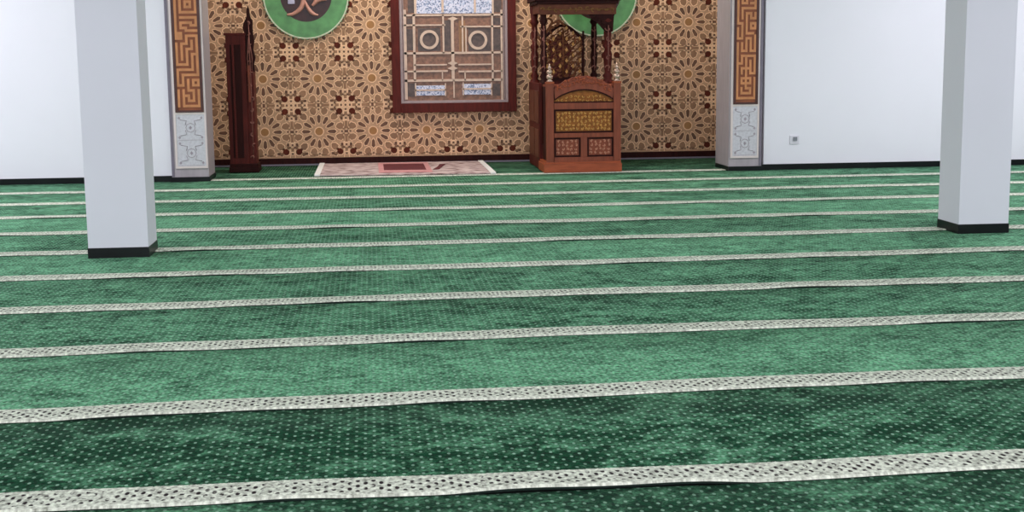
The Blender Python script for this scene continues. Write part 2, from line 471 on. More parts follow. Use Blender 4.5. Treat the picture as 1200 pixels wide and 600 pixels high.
def pilaster(x0, x1, art, label, inner):
    """inner: +1 when the niche lies on its right"""
    y0, y1 = 16.20, 16.84
    t = thing('pilaster', ((x0 + x1) / 2, y0, 0), label, 'pilaster', None)
    w = x1 - x0
    part(MB().box(x0, x1, y0 + .012, y1, .0, H, 0), 'shaft', 'grey_marble', t)
    part(MB().box(x0 - .004 * 1, x1 + .012, y0 - .012, y1 + .006, 0, .062, 0, .004), 'base', 'black', t)
    # grooves and pale edging strips of the front
    px0, px1 = x0 + .085, x1 - .02 if inner < 0 else x1 - .055
    if inner > 0: px0, px1 = x0 + .075, x1 - .025
    else: px0, px1 = x0 + .045, x1 - .06
    mb = MB()
    for a, b in ((px0 - .025, px0), (px1, px1 + .02)):
        mb.box(a, b, y0 - .004, y0 + .012, .165, H, 0)
    mb.box(px0, px1, y0 - .004, y0 + .012, .165, .19, 0).box(px0, px1, y0 - .004, y0 + .012, .80, .825, 0)
    part(mb, 'edging', 'marble_edge', t)
    ga, gb = (x0, x0 + .03) if inner > 0 else (x1 - .03, x1)
    part(MB().box(ga, gb, y0 + .004, y0 + .013, .07, H, 0), 'groove_strip', 'groove', t)
    # ivory lower panel with small motifs in two squares
    mb = MB().box(px0, px1, y0 + .002, y0 + .013, .19, .80, 0)
    cx = (px0 + px1) / 2; hw = (px1 - px0) / 2
    for cz in (.345, .645):
        for r in (.05,):
            mb.ring(cx, cz, y0 - .001, y0 + .003, r, r + .008, 8, 1)
        mb.prism([(cx - .018, cz), (cx, cz - .024), (cx + .018, cz), (cx, cz + .024)], y0 - .002, y0 + .003, 1)
        for sx in (-1, 1):
            for sz in (-1, 1):
                ax, az = cx + sx * (hw - .035), cz + sz * .115
                mb.prism([(ax - .016, az), (ax, az - .02), (ax + .016, az), (ax, az + .02)], y0 - .001, y0 + .003, 1)
                mb.tube([(ax - sx * .01, y0, az - sz * .02), (cx + sx * .045, y0, cz + sz * .08), (cx + sx * .06, y0, cz + sz * .03)], .004, 5, 1)
        mb.box(px0 + .02, px1 - .02, y0 - .001, y0 + .003, cz - .147, cz - .143, 1)
    part(mb, 'lower_panel', ['ivory', 'ivory_mark'], t)
    # carved fret panel above
    z0 = .825
    mb = MB().box(px0, px1, y0 - .002, y0 + .013, z0, H, 0)
    fr = .03
    g = part(mb, 'fret_panel', 'fret_back', t)
    mb = MB()
    mb.box(px0, px0 + fr, y0 - .014, y0 - .002, z0, H, 0).box(px1 - fr, px1, y0 - .014, y0 - .002, z0, H, 0).box(px0 + fr, px1 - fr, y0 - .014, y0 - .002, z0, z0 + .025, 0)
    part(mb, 'fret_frame', 'fret_frame', t)
    rows = art.strip().split('\n'); nc = 9
    fx0, fx1 = px0 + fr + .004, px1 - fr - .004
    cw = (fx1 - fx0) / nc; ch = .0302
    mb = MB(); zt = z0 + .03
    for rep in range(3):
        for ri, row in enumerate(reversed(rows)):
            za = zt + (rep * len(rows) + ri) * ch
            if za + ch > H: break
            c = 0
            while c < nc:
                if row[c] == '#':
                    d = c
                    while d < nc and row[d] == '#': d += 1
                    mb.box(fx0 + c * cw, fx0 + d * cw, y0 - .010, y0 - .002, za, za + ch, 0); c = d
                else: c += 1
    part(mb, 'fret_lettering', 'fret', t)
    return t
pilaster(PLX0, PLX1, KUFI_L, 'grey marble pilaster with orange fret panel beside the tall narrow wooden stand', 1)
pilaster(PRX0, PRX1, KUFI_R, 'grey marble pilaster with orange fret panel on the pulpit side of the niche', -1)

# ------------------------------------------------------------------ pillars
def pillar(x, y, w, d, label):
    t = thing('pillar', (x + w / 2, y + d / 2, 0), label, 'pillar')
    part(MB().box(x, x + w, y, y + d, .03, H, 0, .006), 'shaft', 'pillar', t)
    part(MB().box(x - .004, x + w + .004, y - .004, y + d + .004, 0, .085, 0, .004), 'base', 'black', t)
pillar(-2.075, 9.96, .432, .393, 'square white pillar standing in front of the left pilaster, its black foot on the carpet')
pillar(4.60, 10.10, .412, .393, 'square white pillar in front of the plain wall with the small outlet')

# ------------------------------------------------------------------ carpets
EDGE = [[(-3.1, 3.13), (.3, 3.15), (4, 3.18)],
        [(-.97, 4.372), (.44, 4.352), (2.07, 4.368)], [(-1.33, 5.484), (.57, 5.560), (2.64, 5.600)],
        [(-1.61, 6.713), (.7, 6.800), (3.21, 6.830)], [(-1.87, 7.896), (.82, 7.970), (3.75, 8.005)],
        [(-2.15, 9.10), (.95, 9.14), (4.34, 9.25)], [(-2.41, 10.29), (1.08, 10.36), (3.78, 10.40)],
        [(-2.91, 11.50), (1.2, 11.54), (4.22, 11.605)], [(-3.21, 12.73), (1.32, 12.745), (4.65, 12.82)],
        [(-3.5, 13.92), (1.45, 13.93), (5.07, 14.0)], [(-3.79, 15.11), (1.57, 15.12), (5.53, 15.22)],
        [(-3.8, 16.29), (1.7, 16.325), (5.6, 16.38)], [(-2, 17.50), (1.7, 17.52), (4.6, 17.56)]]
def edge_y(k, x):
    """near edge of strip k (band centre minus half its width)"""
    e = EDGE[k]; m = .014
    if x <= e[0][0]: y = e[0][1] + m * (x - e[0][0])
    elif x >= e[2][0]: y = e[2][1] + m * (x - e[2][0])
    else:
        # quadratic through the three points
        (x0, y0), (x1, y1), (x2, y2) = e
        y = y0 * (x - x1) * (x - x2) / ((x0 - x1) * (x0 - x2)) + y1 * (x - x0) * (x - x2) / ((x1 - x0) * (x1 - x2)) + y2 * (x - x0) * (x - x1) / ((x2 - x0) * (x2 - x1))
    return y - .103 + .008 * math.sin(x * 2.3 + k * 1.7) + .005 * math.sin(x * 5.9 + k * 2.9)
CARPET_LABELS = [
    'green dotted carpet strip in the bottom foreground, nearest to the viewer',
    'dark green dotted carpet strip whose wide cream border is the lowest one in view',
    'lighter green carpet strip whose cream border is second from the bottom of the photo',
    'green carpet strip whose cream border is third from the bottom of the photo',
    'green carpet strip just before the pillars, its cream border fourth from the bottom',
    'green carpet strip on which both white pillars stand, border fifth from the bottom',
    'green carpet strip whose cream border touches the back of both pillars',
    'green carpet strip second row behind the two pillars',
    'green carpet strip third row behind the two pillars',
    'green carpet strip fourth row behind the pillars, next before the one along the wall',
    'green carpet strip running along the black skirting of the white walls',
    'green carpet filling the niche, under the rose rug and the pulpit']
def carpet(k):
    near = k
    xs = []; x = XL + .02
    inside = k >= 11
    x0, x1 = (XL + .02, XR - .02) if not inside else (PLX1 + .02, PRX0 - .02)
    if k == 11: x0, x1 = NL + .02, NR - .02
    step = .06 if k < 5 else .15
    n = int((x1 - x0) / step); xs = [x0 + (x1 - x0) * i / n for i in range(n + 1)]
    if k == 11: xs = sorted(xs + [v + e for v in (PLX1 + .02, PRX0 - .02) for e in (-.001, .001)])
    if k == 10: xs = sorted(xs + [v + e for v in (PLX0 - .02, PLX1 + .03, PRX0 - .03, PRX1 + .03) for e in (-.001, .001)])
    bm = bmesh.new(); uvl = bm.loops.layers.uv.new('strip')
    rows = []; rng = random.Random(k * 11 + 3)
    ph = [rng.uniform(0, 6.28) for _ in range(4)]
    for x in xs:
        ya = edge_y(k, x)
        yb = edge_y(k + 1, x) - .004 if k < 11 else BY - .045
        if k == 10: yb = WY - .022 if (x < PLX1 + .03 or x > PRX0 - .03) else yb
        if k == 10 and (PLX0 - .02 < x < PLX1 + .03 or PRX0 - .03 < x < PRX1 + .03): yb = 16.17
        l = max(0, .35 * math.sin(x * 1.9 + ph[0]) + .3 * math.sin(x * 4.3 + ph[1]) + .25 * math.sin(x * 9.1 + ph[2])) * (.021 if k == 1 else .009 if k < 9 else 0)
        ya2 = ya
        prof = [(0, .001 if l < .001 else .004 + l * .9, 0), (-.004, .012 + l, 0), (.002, .018 + l, .001), (.03, .019 + l * .8, .03), (.10, .017 + l * .3, .10), (.205, .014, .205), (.45, .012, .45), (.8, .011, .8)]
        if k == 11 and (x < PLX1 + .02 or x > PRX0 - .02): prof = [(.75, .001, .75)] * 3 + [(.75, .010, .75)] * 3 + [(.78, .011, .78), (.9, .011, .9)]
        D = yb - ya
        pr = [(v, z, u) for v, z, u in prof if v < D - .02] + [(D, .009, D), (D, .002, D)]
        rows.append([(bm.verts.new((x, ya2 + v, z)), (x - .2, u)) for v, z, u in pr])
    for a, b in zip(rows, rows[1:]):
        m = min(len(a), len(b))
        for i in range(m - 1):
            q = (a[i], b[i], b[i + 1], a[i + 1]) if True else None
            f = bm.faces.new([v[0] for v in q])
            for lp, v in zip(f.loops, q): lp[uvl].uv = v[1]
            f.material_index = 1 if i in (0,) else 0
            f.smooth = i >= 2
    me = bpy.data.meshes.new('prayer_carpet')
    bmesh.ops.recalc_face_normals(bm, faces=bm.faces)
    bm.to_mesh(me); bm.free()
    me.materials.append(M['carpet_a' if k in (0, 1, 11) else 'carpet_b' if k in (2, 5, 7) else 'carpet_c']); me.materials.append(M['backing'])  # tone per strip follows pile lay; niche strip's dark tone paints in shade
    o = bpy.data.objects.new('prayer_carpet', me); COL.objects.link(o)
    tag(o, CARPET_LABELS[k], 'carpet', 'prayer carpet strips laid in rows')
for k in range(12): carpet(k)

# ------------------------------------------------------------------ rose rug in the niche
rz = .022
RUG = [(-.70, 16.45), (1.505, 16.31), (1.505, 18.22), (-.70, 18.27)]
t = thing('floor_rug', (.4, 17.4, rz), 'large pale rose woven rug with white bindings lying in the niche', 'rug')
def lerp2(u, v):
    a, b, c, d = [Vector(p) for p in RUG]
    return (a * (1 - u) + b * u) * (1 - v) + (d * (1 - u) + c * u) * v
def patch(mb, u0, u1, v0, v1, z0, z1, mi=0): mb.prism_z([tuple(lerp2(*q)) for q in ((u0, v0), (u1, v0), (u1, v1), (u0, v1))], z0, z1, mi)
mb = MB(); patch(mb, .025, .975, 0, 1, rz, rz + .012); part(mb, 'rug_field', 'rug', t)
for a, b in ((0, .03), (.97, 1)):
    mb = MB(); patch(mb, a, b, -.01, 1.01, rz, rz + .02); part(mb, 'binding', 'rug_white', t)
t = thing('prayer_rug', (.4, 17.4, rz), 'small maroon prayer rug with pink border lying on the big rose rug', 'rug')
mb = MB(); patch(mb, .355, .655, .10, .93, rz + .0125, rz + .020); part(mb, 'border', 'rug_pink', t)
mb = MB(); patch(mb, .385, .625, .27, .78, rz + .020, rz + .024); part(mb, 'field', 'rug_red', t)
mb = MB()
mb.prism_z([tuple(lerp2(*q)) for q in ((.665, .30), (.70, .32), (.755, .74), (.72, .72), (.70, .50))], rz + .0125, rz + .022)
part(mb, 'folded_corner', 'rug_red', t)

# ------------------------------------------------------------------ leaded window
def window():
    Y = BY
    root = thing('window_1', (1.14, Y, .70), '', '')
    del root['label']; del root['category']; root['kind'] = 'structure'
    X0, X1, Z0, Z1 = .300, 1.985, .698, 3.1
    fw = .115
    mb = MB()
    for a in ((X0, X0 + fw, Z0, Z1), (X1 - fw, X1, Z0, Z1), (X0 + fw, X1 - fw, Z0, Z0 + fw + .01), (X0 + fw, X1 - fw, Z1 - fw, Z1)):
        mb.box(a[0], a[1], Y - .07, Y - .001, a[2], a[3], 0, .008)
    part(mb, 'window_frame', 'mahogany', root)
    ix0, ix1, iz0, iz1 = X0 + fw, X1 - fw, Z0 + fw + .01, Z1 - fw
    mb = MB(); q = .035
    for a in ((ix0, ix0 + q, iz0, iz1), (ix1 - q, ix1, iz0, iz1), (ix0 + q, ix1 - q, iz0, iz0 + q), (ix0 + q, ix1 - q, iz1 - q, iz1)):
        mb.box(a[0], a[1], Y - .05, Y - .001, a[2], a[3], 0, .004)
    for a in ((ix0 + q + .01, ix0 + q + .02, iz0 + .045, iz1), (ix1 - q - .02, ix1 - q - .01, iz0 + .045, iz1)):
        mb.box(a[0], a[1], Y - .04, Y - .002, a[2], a[3], 0)
    part(mb, 'inner_frame', 'alu', root)
    mb = MB().box(ix0 + q, ix1 - q, Y - .014, Y - .001, iz0 + q, iz1 - q, 0)
    def R(x0, y0, x1, y1, mi, d=.018):
        a, b = on_plane(x0, y1, Y - .02), on_plane(x1, y0, Y - .02)
        mb.box(a[0], b[0], Y - d, Y - .0135, a[1], b[1], mi)
    # darker side panes and centre strips
    R(477, 34, 486, 59, 1); R(578, 34, 587, 59, 1); R(477, 22, 485, 28, 1); R(578, 21, 587, 29, 1)
    R(478, -40, 486, 15, 1); R(577, -40, 587, 14, 1); R(478, 98, 486, 113, 1); R(578, 98, 586, 112, 1)
    R(521, 24, 528, 60, 1); R(538, 24, 545, 60, 2)
    R(490, 33, 516, 60, 1, .016); R(549, 33, 575, 60, 1, .016)
    part(mb, 'pane', ['glass_brown', 'glass_dark', 'cell_tan'], root)
    mb = MB()
    def R2(x0, y0, x1, y1):
        a, b = on_plane(x0, y1, Y - .02), on_plane(x1, y0, Y - .02)
        mb.box(a[0], b[0], Y - .024, Y - .0125, a[1], b[1], 0)
    R2(487, -60, 577, 16); R2(486.5, 100, 522, 112); R2(542, 98, 576, 111)
    part(mb, 'mosaic_pane', 'ice', root)
    mb = MB()
    def bar(x0, y0, x1, y1, w=1.3):
        a, b = on_plane(x0, y0, Y - .02), on_plane(x1, y1, Y - .02); h = w * .0058
        mb.box(min(a[0], b[0]) - h, max(a[0], b[0]) + h, Y - .032, Y - .013, min(a[1], b[1]) - h, max(a[1], b[1]) + h, 0)
    for y, x0, x1 in ((17.6, 474, 588), (29.5, 474, 521), (31, 540, 588), (62, 474, 588), (76, 486, 523), (75.5, 538, 576), (83.5, 474, 524), (83.5, 538, 588), (94, 474, 588), (105.5, 486.5, 522), (104, 542, 576)):
        bar(x0, y, x1, y)
    for x, y0, y1 in ((475, 12, 116), (588, 12, 116), (486, -60, 17), (577, -60, 17), (485.5, 17, 94), (577, 17, 94), (530.5, 22, 92), (519.5, 18, 62), (542, 18, 60), (546, 32, 60), (518.5, 84, 94), (545, 84, 94), (487, 98, 112), (522, 98, 112), (543, 97, 111), (576, 97, 111), (532, 94, 114), (518, -60, 14), (556, -60, 14)):
        bar(x, y0, x, y1, 2.2 if x == 530.5 else 1.2)
    for x, y in ((503, 46.5), (560, 47)):
        c = on_plane(x, y, Y - .02)
        mb.ring(c[0], c[1], Y - .036, Y - .013, .092, .128, 40, 0)
        mb.ring(c[0], c[1], Y - .028, Y - .013, .0, .0, 6, 0) if False else None
    for x, y in ((530.5, 74), (530.5, 80), (530.5, 22)):
        c = on_plane(x, y, Y - .02); mb.prism([(c[0] - .07, c[1]), (c[0], c[1] - .03), (c[0] + .07, c[1]), (c[0], c[1] + .03)], Y - .034, Y - .013, 0)
    part(mb, 'lead_came', 'came', root)
window()

# ------------------------------------------------------------------ round plaques
def plaque(cx, cz, label, strokes, blue):
    Y = BY
    t = thing('round_plaque', (cx, Y, cz), label, 'plaque', None)
    mb = MB(); R = .560
    mb.ring(cx, cz, Y - .040, Y - .0032, .34, R - .012, 72, 0); part(mb, 'green_border', 'plaque_green', t)
    mb = MB(); mb.ring(cx, cz, Y - .048, Y - .0032, R - .014, R + .004, 72, 0)
    for k in range(60):
        a = 2 * PI * k / 60; x, z = cx + (R + .008) * math.cos(a), cz + (R + .008) * math.sin(a)
        mb.prism([(x - .012, z), (x, z - .012), (x + .012, z), (x, z + .012)], Y - .044, Y - .0032, 1)
    part(mb, 'rim', ['plaque_rim', 'plaque_green'], t)
    part(MB().prism([(cx + .345 * math.cos(2 * PI * k / 60), cz + .345 * math.sin(2 * PI * k / 60)) for k in range(60)], Y - .030, Y - .0032), 'centre_disc', 'plaque_dark', t)
    mb = MB()
    for st, r in strokes:
        pts = bezier([(cx + a, Y - .040, cz + b) for a, b in st], 8)
        n = len(pts); mb.tube(pts, r, 8, 0, [r * (.45 + .75 * math.sin(PI * min(1, (i + 1.5) / (n + 1)))) for i in range(n)])
    part(mb, 'lettering', 'callig', t)
    mb = MB()
    for a, b, c, d in blue: mb.box(cx + a, cx + b, Y - .046, Y - .030, cz + c, cz + d, 0, .01)
    part(mb, 'lettering', 'callig_blue', t)
SW = [([(-.255, -.245), (-.17, -.235), (-.08, -.17), (-.04, -.08), (-.03, .06), (-.06, .22)], .026),
      ([(-.02, -.06), (.03, -.17), (.09, -.235), (.155, -.255)], .022),
      ([(.08, -.13), (.14, -.07), (.20, -.045), (.27, -.05)], .028),
      ([(.27, -.05), (.2, .06), (.08, .02), (.02, .14), (.12, .24)], .022),
      ([(-.24, .12), (-.14, .05), (-.05, .1)], .022)]
plaque(-.815, 2.262, 'round green plaque with dark centre and rose lettering, between the narrow stand and the window', SW, [(-.30, -.19, -.045, .03), (-.24, -.15, -.105, -.05)])
SW2 = [([(-.2, -.2), (-.08, -.24), (.06, -.22), (.18, -.15), (.2, 0), (.2, .2)], .024), ([(-.18, -.1), (-.16, .1), (-.16, .25)], .024),
       ([(-.05, -.12), (-.05, .1), (-.04, .25)], .022), ([(.07, -.1), (.07, .08), (.07, .25)], .022)]
plaque(3.085, 2.262, 'round green plaque partly hidden behind the canopy of the wooden pulpit', SW2, [(-.02, .1, -.3, -.27)])

# ------------------------------------------------------------------ tall narrow stand
def scroll(mb, cx, cz, y, s, r, mi=0, flip=1, ang=0):
    pts = []
    for k in range(15):
        a = k / 14 * 3.6; rr = s * (1 - k / 16)
        x, z = rr * math.cos(a) * flip, rr * math.sin(a)
        c, d = math.cos(ang), math.sin(ang)
        pts.append((cx + x * c - z * d, y, cz + x * d + z * c))
    mb.tube(pts, r, 5, mi)
def narrow_stand():
    Y0, Y1 = 17.30, 17.62
    a, b = on_plane(263.5, 38, Y0)[0], on_plane(286.5, 38, Y0)[0]
    c = on_plane(297.5, 100, Y0)[0]; d = on_plane(304, 196, Y0)[0]
    t = thing('wooden_stand', ((a + c) / 2, Y0, .02), 'tall narrow dark mahogany stand with carved upright, against the niche end by the left pilaster', 'stand')
    mb = MB().box(a, b, Y0, Y1, .12, 1.74, 0, .006)
    mb.box(a - .02, b + .006, Y0 - .015, Y1 + .01, 1.735, 1.765, 0, .006)
    part(mb, 'cabinet', 'mahogany', t)
    mb = MB().box(a + .05, b - .06, Y0 - .012, Y0 + .002, .2, 1.62, 0, .003)
    part(mb, 'front_panel', 'mahogany_dark', t)
    part(MB().box(a + .075, a + .10, Y0 - .03, Y0 - .01, .2, 1.62, 0, .006), 'moulding', 'mahogany', t)
    mb = MB().box(b, c, Y0 + .02, Y1, .12, 1.30, 0, .006)
    part(mb, 'side_post', 'mahogany', t)
    # carved upright with leaf shaped profile
    mb = MB(); m = (b + c) / 2 + .005
    prof = [(-.03, 1.28), (.055, 1.28), (.05, 1.38), (.07, 1.46), (.045, 1.56), (.062, 1.66), (.045, 1.80), (.05, 1.90), (.022, 1.97), (.012, 2.06), (-.004, 2.10), (-.02, 2.04), (-.022, 1.96), (-.065, 1.88), (-.075, 1.82), (-.055, 1.76), (-.045, 1.6), (-.06, 1.45)]
    mb.prism([(m + x, z) for x, z in prof], Y0 + .03, Y0 + .09)
    part(mb, 'carved_upright', 'mahogany_dark', t)
    mb = MB()
    for i in range(8):
        scroll(mb, m + (.01 if i % 2 else -.005), .2 + i * .15, Y0 + .012, .03, .009, 0, 1 if i % 2 else -1, i)
    for i, z in enumerate((1.40, 1.52, 1.64, 1.76, 1.88)): scroll(mb, m, z, Y0 + .024, .026, .008, 0, 1 if i % 2 else -1, i * 1.3)
    mb.tube([(m, Y0 + .018, .18), (m + .004, Y0 + .014, .9), (m, Y0 + .024, 1.9)], .006, 5, 0)
    for i in range(3): mb.tube([(m - .02 + .02 * i, Y0 + .018, 1.30), (m - .03 + .03 * i, Y0 + .018, 1.45), (m - .005, Y0 + .022, 1.72)], .006, 5, 0)
    part(mb, 'carving', 'dull_carving', t)
    part(MB().box(b + .02, b + .045, Y0 - .012, Y0 + .03, .9, 1.36, 0, .006), 'bead_moulding', 'teak', t)
    mb = MB().box(a - .01, d, Y0 - .06, Y1 + .03, .02, .085, 0, .008).box(a - .005, c + .02, Y0 - .03, Y1 + .01, .085, .125, 0, .006)
    part(mb, 'plinth', 'mahogany_dark', t)
narrow_stand()

# ------------------------------------------------------------------ pulpit
def pulpit():
    YF = 16.32; X0, X1 = 2.135, 3.055
    t = thing('pulpit', (2.6, 17.1, .02), 'carved teak pulpit with gilded panels, ball finials and roofed throne', 'pulpit')
    YR = 17.95
    # plinth
    mb = MB().box(X0 - .035, X1 + .01, YF - .03, YF + .55, .02, .125, 0, .008).box(X0 - .02, X1, YF - .015, YF + .52, .125, .15, 0, .004)
    part(mb, 'plinth', 'teak_light', t)
    # front desk body
    mb = MB().box(X0 + .02, X1 - .02, YF + .03, YF + .50, .15, 1.06, 0)
    part(mb, 'desk_body', 'mahogany_dark', t)
    # frame rails
    zr = lambda y: on_plane(685, y, YF)[1]
    xa, xb = X0 + .095, X1 - .09
    mb = MB()
    for za, zb in ((.15, .205), (.445, .50), (.79, .868)): mb.box(xa, xb, YF, YF + .04, za, zb, 0, .004)
    xm = (xa + xb) / 2
    mb.box(xm - .04, xm + .04, YF, YF + .04, .205, .445, 0, .004)
    part(mb, 'front_rails', 'teak', t)
    for sx in (0, 1):
        a = X0 if sx == 0 else X1 - .09
        p = part(MB().box(a, a + .09, YF - .01, YF + .08, .15, 1.10, 0, .006), 'corner_post', 'teak', t)
        c = a + .045
        mb = MB().box(a - .006, a + .096, YF - .016, YF + .086, 1.10, 1.125, 0, .004)
        part(mb, 'post_cap', 'teak_light', p, t.location)
        mb = MB().lathe(c, YF + .035, [(.036, 1.125), (.040, 1.135), (.022, 1.15), (.038, 1.165), (.042, 1.185), (.036, 1.205), (.018, 1.215), (.032, 1.228), (.037, 1.245), (.030, 1.262), (.014, 1.272), (.022, 1.284), (.024, 1.298), (.014, 1.316), (.004, 1.345)], 18)
        part(mb, 'finial', 'brass', p, t.location)
    # sunk panel mouldings + carved fill
    def arabesque(mb, x0, x1, z0, z1, y, nx, nz, mi=0, r=.006):
        sx, sz = (x1 - x0) / nx, (z1 - z0) / nz
        for i in range(nx):
            for j in range(nz):
                cx, cz = x0 + sx * (i + .5), z0 + sz * (j + .5)
                scroll(mb, cx, cz, y, min(sx, sz) * .47, r, mi, 1 if (i + j) % 2 else -1, (i * 1.7 + j * 2.3))
                mb.prism([(cx - .008, cz), (cx, cz - .013), (cx + .008, cz), (cx, cz + .013)], y - .004, y + .004, mi)
    def sunk(x0, x1, z0, z1, name, mats, nx, nz, backm='gilded_ground'):
        mb = MB()
        g = .022
        for a in ((x0, x0 + g, z0, z1), (x1 - g, x1, z0, z1), (x0 + g, x1 - g, z0, z0 + g), (x0 + g, x1 - g, z1 - g, z1)): mb.box(a[0], a[1], YF + .012, YF + .035, a[2], a[3], 0, .003)
        mo = part(mb, 'panel_moulding', 'mahogany_dark', t)
        mb = MB().box(x0 + g, x1 - g, YF + .020, YF + .032, z0 + g, z1 - g, 0)
        arabesque(mb, x0 + g + .005, x1 - g - .005, z0 + g + .005, z1 - g - .005, YF + .018, nx, nz, 1)
        return part(mb, name, [backm] + mats, t)
    sunk(xa, xb, .50, .79, 'carved_panel', ['gold_carving'], 14, 5)
    sunk(xa, xm - .04, .205, .445, 'carved_panel', ['rose_carving'], 5, 4, 'teak')
    sunk(xm + .04, xb, .205, .445, 'carved_panel', ['rose_carving'], 5, 4, 'teak')
    # arched tympanum
    n = 16
    def arch(x0, x1, z0, rise): return [(x0 + (x1 - x0) * i / n, z0 + rise * math.sin(PI * i / n) ** .8) for i in range(n + 1)]
    low = arch(xa + .01, xb - .01, .92, .115)
    mb = MB().prism([(xa, .868), (xb, .868)] + low[::-1], YF + .020, YF + .04, 0)
    for i in range(13):
        x = xa + .05 + (xb - xa - .1) * i / 12; h = .03 + .10 * math.sin(PI * (x - xa) / (xb - xa))
        for j in range(max(1, int(h / .045))): scroll(mb, x, .895 + j * .045, YF + .016, .021, .006, 1, 1 if (i + j) % 2 else -1, i * 1.3 + j)
    part(mb, 'tympanum', ['gilded_ground', 'gold_carving'], t)
    up = arch(xa + .0, xb - .0, 1.035, .155)
    outer = [(x, z + .012 * abs(math.sin(i * PI / 2))) for i, (x, z) in enumerate(up)]
    mb = MB()
    for i in range(n):
        q = [low[i], low[i + 1], outer[i + 1], outer[i]]
        mb.prism(q, YF - .005, YF + .045, 0)
    cr = part(mb, 'crest', 'teak', t)
    mb = MB()
    for i in range(1, n):
        x = (low[i][0] + outer[i][0]) / 2; z = (low[i][1] + outer[i][1]) / 2 + .01
        scroll(mb, x, z, YF - .008, .026, .009, 0, 1 if i < n / 2 else -1, i)
        scroll(mb, x, z + .045, YF - .008, .018, .008, 0, -1 if i < n / 2 else 1, i * 2)
    c = (low[n // 2][0], low[n // 2][1] + .075)
    for k in range(6): a = PI / 6 + k * PI / 3; mb.prism([(c[0] + .012 * math.cos(a - 1), c[1] + .012 * math.sin(a - 1)), (c[0] + .05 * math.cos(a), c[1] + .04 * math.sin(a)), (c[0] + .012 * math.cos(a + 1), c[1] + .012 * math.sin(a + 1))], YF - .018, YF)
    part(mb, 'crest_carving', 'teak_light', cr, t.location)
    low2 = [(x, z - .018) for x, z in low]
    mb = MB()
    for i in range(n): mb.prism([low2[i], low2[i + 1], low[i + 1], low[i]], YF + .0, YF + .03, 0)
    mb.box(xa, xb, YF + .002, YF + .03, .868, .884, 0)
    part(mb, 'arch_moulding', 'mahogany_dark', t)
    # desk top
    part(MB().box(X0 + .02, X1 - .02, YF + .05, YF + .52, 1.06, 1.085, 0, .004), 'desk_top', 'teak', t)
    # throne body behind
    SX0, SX1 = 2.115, 3.10
    YA = 17.02
    for nm, xs in (('side_panel', (SX0, SX0 + .04)), ('side_panel', (SX1 - .04, SX1))):
        mb = MB().box(xs[0], xs[1], YF + .56, YR, .02, 1.10, 0, .004)
        o = part(mb, nm, 'mahogany', t)
        mb = MB(); s = xs[0] - .012 if xs[0] < 2.5 else xs[1]
        for ya, yb in ((YF + .60, YF + .95), (YF + 1.02, YR - .18)):
            mb.box(s, s + .012, ya, yb, .16, .52, 0, .003); mb.box(s, s + .012, ya, yb, .60, 1.0, 0, .003)
        part(mb, 'carved_inlay', 'side_wood', o, t.location)
    part(MB().box(SX0 + .04, SX1 - .04, YA + .2, YR - .06, .02, .62, 0, .006), 'seat', 'teak', t)
    part(MB().box(SX0 + .04, SX1 - .04, YF + .58, YA + .19, .02, .32, 0, .006), 'step', 'teak', t)
    # canopy posts: turned balusters
    def post(x, y, r, z0=.02, z1=2.10, mat='mahogany'):
        pr = [(r * 1.3, z0), (r * 1.3, 1.12), (r * .8, 1.14), (r * 1.25, 1.18), (r * .7, 1.22), (r * .95, 1.34), (r * 1.1, 1.45), (r * .7, 1.52), (r * 1.3, 1.56), (r * .7, 1.60), (r * .95, 1.72), (r * .75, 1.84), (r * 1.3, 1.88), (r * .9, 1.92), (r * 1.3, z1)]
        o = part(MB().lathe(x, y, pr, 14), 'canopy_post', mat, t)
        mb = MB()
        mb.tube([(x, y - r * 1.15, 1.24), (x, y - r * 1.15, 1.82)], .007, 5)
        for i, z in enumerate((1.28, 1.40, 1.66, 1.78)): scroll(mb, x, z, y - r * 1.15, r * .8, .008, 0, 1 if i % 2 else -1, i)
        part(mb, 'post_carving', 'dull_carving', o, t.location)
    YP = 17.30
    post(on_plane(626, 0, YR - .05)[0], YR - .05, .048)
    xf = on_plane(637, 60, YP)[0]; post(xf, YP, .042, .02, 2.1, 'mahogany_dark')
    xr = on_plane(712, 60, YP)[0]; post(xr, YP, .055, .02, 2.1, 'mahogany')
    post(on_plane(696, 60, YR - .05)[0], YR - .05, .044, .02, 2.1, 'mahogany_dark')
    # slim rod beside the screen
    x, z = on_plane(683.5, 60, YR - .3); part(MB().box(x - .013, x + .013, YR - .31, YR - .28, .62, 1.76, 0, .003), 'slim_rod', 'mahogany_dark', t)
    # openwork backrest screen with arched top
    YS = YR - .3
    a0 = on_plane(637, 60, YS)[0]; a1 = on_plane(683, 60, YS)[0]; am = (a0 + a1) / 2
    mb = MB().box(a0, a1, YS + .02, YS + .05, .62, 1.14, 0)
    part(mb, 'backrest', 'mahogany', t)
    mb = MB()
    def top(x):
        u = (x - a0) / (a1 - a0); return 1.66 + .17 * math.sin(PI * min(1, max(0, u * .98 + .02))) ** 1.2
    edge = [(a0 + (a1 - a0) * i / 20, YS + .01, top(a0 + (a1 - a0) * i / 20)) for i in range(21)]
    mb.tube(edge, .02, 7); mb.tube([(a0, YS + .01, 1.14), edge[0]], .018, 7); mb.tube([(a1, YS + .01, 1.14), edge[-1]], .018, 7)
    mb.box(a0, a1, YS - .01, YS + .03, 1.12, 1.16, 0)
    sc = part(mb, 'screen_frame', 'mahogany_dark', t)
    wq = (a1 - a0)
    pts = [(a0 + wq * u, z) for u, z in ((.10, 1.14), (.66, 1.14), (.74, 1.26), (.62, 1.38), (.72, 1.50), (.60, 1.64), (.44, 1.76), (.28, 1.66), (.12, 1.56), (.18, 1.40), (.06, 1.28))]
    part(MB().prism(pts, YS + .012, YS + .03), 'screen_board', 'mahogany', sc, t.location)
    mb = MB(); rng = random.Random(5)
    nx = 6; s = (a1 - a0) / nx
